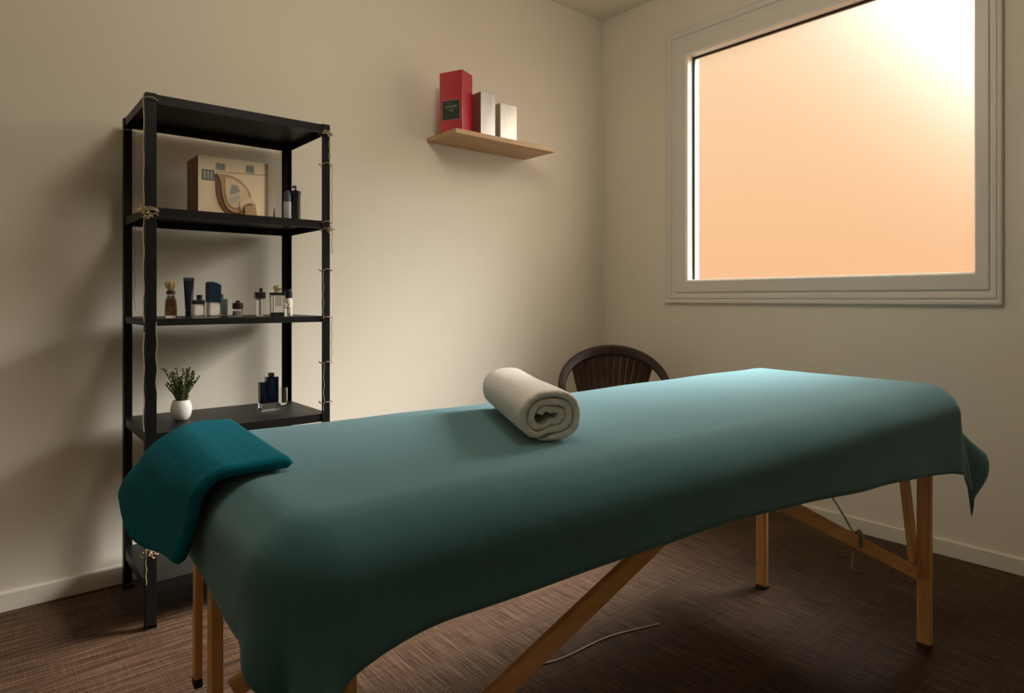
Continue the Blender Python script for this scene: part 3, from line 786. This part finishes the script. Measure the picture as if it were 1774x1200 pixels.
obj('glass_body', lathe([(0, 0), (.021, 0), (.024, .004), (.0245, .064), (.0225, .064), (.022, .008), (0, .007)], 24), GLASS, t, smooth=True)

# ------------------------------------------------------------------ wall shelf with boxes
ZS = 1.768
ws = thing('wall_shelf', 'light oak floating board mounted on the left wall', 'shelf', (-1.245, 0, ZS - .022))
obj('board', B(0, .615, -.24, 0, 0, .022), OAK, ws, bevel=.0012)
t = thing('gift_box', 'tall glossy crimson box with a dark square label on the oak wall shelf', 'box', (-1.203, -.231, ZS), R(24))
rw, rd, rh = .092, .122, .275
obj('box_body', B(0, rw, 0, rd, 0, rh), CRIMSON, t, bevel=.0012)
# label sits on the face turned to the left (local x = 0)
def lab(y0, y1, z0, z1, d0, d1): return B(-d1, -d0, y0, y1, z0, z1)
obj('label_border', lab(.012, .108, .052, .143, 0, .0004), GREYLINE, t)
lb = obj('label', lab(.015, .105, .055, .140, .0004, .0008), OLIVE, t)
bm = bmesh.new()
box(bm, -.0011, -.0008, .058, .090, .128, .1295)
box(bm, -.0011, -.0008, .030, .094, .116, .118); box(bm, -.0011, -.0008, .026, .092, .108, .1105)
k = 9
for i in range(k):
    y = .030 + .058 * i / k; box(bm, -.0011, -.0008, y, y + .0035, .1115, .1150)
for i in range(6):
    y = .046 + .030 * i / 6; box(bm, -.0011, -.0008, y, y + .003, .096, .100)
box(bm, -.0011, -.0008, .054, .062, .089, .095)
obj('label_print', bm, LETTER, lb)
t = thing('gift_box', 'marbled silver-white box in the middle of the oak wall shelf', 'box', (-1.093, -.225, ZS))
o = obj('box_body', B(0, .086, 0, .07, 0, .199), [MARB, REDREFL], t, bevel=.001)
for p in o.data.polygons:
    if p.normal.x < -.9: p.material_index = 1
t = thing('gift_box', 'shorter pearl-white box with khaki side, rightmost on the oak wall shelf', 'box', (-.976, -.225, ZS))
o = obj('box_body', B(0, .103, 0, .06, 0, .168), [MARB2, KHAKI], t, bevel=.001)
for p in o.data.polygons:
    if p.normal.x < -.9: p.material_index = 1

# ------------------------------------------------------------------ sky outside: warm evening haze with a wide sun glow
w = bpy.data.worlds.new('sky'); sc.world = w; w.use_nodes = True
nt = w.node_tree; nt.nodes.clear()
def nn(t): return nt.nodes.new(t)
geo = nn('ShaderNodeTexCoord')
def glow(direction, power, scale):
    d = Vector(direction).normalized()
    dp = nn('ShaderNodeVectorMath'); dp.operation = 'DOT_PRODUCT'
    nt.links.new(geo.outputs['Generated'], dp.inputs[0]); dp.inputs[1].default_value = d
    mxn = nn('ShaderNodeMath'); mxn.operation = 'MAXIMUM'; nt.links.new(dp.outputs['Value'], mxn.inputs[0]); mxn.inputs[1].default_value = 0
    pw = nn('ShaderNodeMath'); pw.operation = 'POWER'; nt.links.new(mxn.outputs[0], pw.inputs[0]); pw.inputs[1].default_value = power
    ml = nn('ShaderNodeMath'); ml.operation = 'MULTIPLY'; nt.links.new(pw.outputs[0], ml.inputs[0]); ml.inputs[1].default_value = scale
    return ml.outputs[0]
sep = nn('ShaderNodeSeparateXYZ'); nt.links.new(geo.outputs['Generated'], sep.inputs[0])
cr = nn('ShaderNodeValToRGB'); mr = nn('ShaderNodeMapRange')
mr.inputs['From Min'].default_value = -0.1; mr.inputs['From Max'].default_value = 0.9
nt.links.new(sep.outputs['Z'], mr.inputs['Value']); nt.links.new(mr.outputs[0], cr.inputs['Fac'])
els = cr.color_ramp.elements
stops = [(0, (.90, .46, .24)), (.12, (1.0, .53, .26)), (.30, (1.05, .64, .34)), (.50, (1.05, .76, .48)), (.75, (1.0, .85, .66)), (1, (.8, .8, .75))]
while len(els) < len(stops): els.new(.5)
for e, (p, c) in zip(els, stops): e.position = p; e.color = (*c, 1)
def addc(prev, val, color):
    vm = nn('ShaderNodeVectorMath'); vm.operation = 'SCALE'; vm.inputs[0].default_value = color; nt.links.new(val, vm.inputs['Scale'])
    ad = nn('ShaderNodeVectorMath'); ad.operation = 'ADD'; nt.links.new(prev, ad.inputs[0]); nt.links.new(vm.outputs[0], ad.inputs[1])
    return ad.outputs[0]
c = addc(cr.outputs['Color'], glow((1, -.30, .84), 23, 125.0), (.93, .96, .96))
c = addc(c, glow((1, -1.45, .40), 6, 3.2), (1.0, .95, .86))
bg = nn('ShaderNodeBackground'); wo = nn('ShaderNodeOutputWorld')
nt.links.new(c, bg.inputs[0]); bg.inputs[1].default_value = 1.0; nt.links.new(bg.outputs[0], wo.inputs[0])
# portal in the window opening: only guides the sampling of the sky
pl = bpy.data.lights.new('window_portal', 'AREA'); pl.shape = 'RECTANGLE'
pl.size = abs(HY1 - HY0); pl.size_y = HZ1 - HZ0
po = bpy.data.objects.new('window_portal', pl); COL.objects.link(po)
po.location = (.06, (HY0 + HY1) / 2, (HZ0 + HZ1) / 2)
po.rotation_euler = Vector((-1, 0, 0)).to_track_quat('-Z', 'Z').to_euler()
pl.cycles.is_portal = True

# added globe fill light above the table, unseen above the frame
PLX, PLY, PLZ, PR = -1.90, -1.60, 2.36, .20
t = thing('added_fill_globe', 'added glowing globe for room fill light, unseen above the massage table', 'fill light', (PLX, PLY, PLZ))
FILLM = bpy.data.materials.new('fill_globe_glow'); FILLM.use_nodes = True
pe = bsdf(FILLM); pe.inputs['Base Color'].default_value = (.9, .85, .75, 1)
pe.inputs['Emission Color'].default_value = (1.0, .90, .77, 1); pe.inputs['Emission Strength'].default_value = FILL_GLOW
obj('fill_globe', lathe([(.04, .196)] + [(PR * sin(R(a_)), PR * cos(R(a_))) for a_ in range(12, 180, 6)] + [(0, -PR)], 40), FILLM, t, smooth=True)
obj('fill_globe_flex', cyl(.003, .19, H - PLZ - .03, 8), BLACKP, t)
obj('fill_globe_rose', lathe([(0, H - PLZ), (.05, H - PLZ), (.045, H - PLZ - .022), (0, H - PLZ - .03)], 24), TRIM, t, smooth=True)

# ------------------------------------------------------------------ camera
cam = bpy.data.cameras.new('camera'); co = bpy.data.objects.new('camera', cam); COL.objects.link(co)
co.location = (-2.917, -2.632, 1.0); co.rotation_euler = (R(90), 0, -atan2(.6416, .767))
cam.sensor_width = 36; cam.lens = 36 * 1120 / 1774; cam.shift_y = -83 / 1774; cam.clip_start = .02
sc.camera = co
sc.view_settings.view_transform = 'Standard'; sc.view_settings.look = 'None'
sc.view_settings.gamma = 1; sc.view_settings.exposure = 0.0
sc.view_settings.use_curve_mapping = False
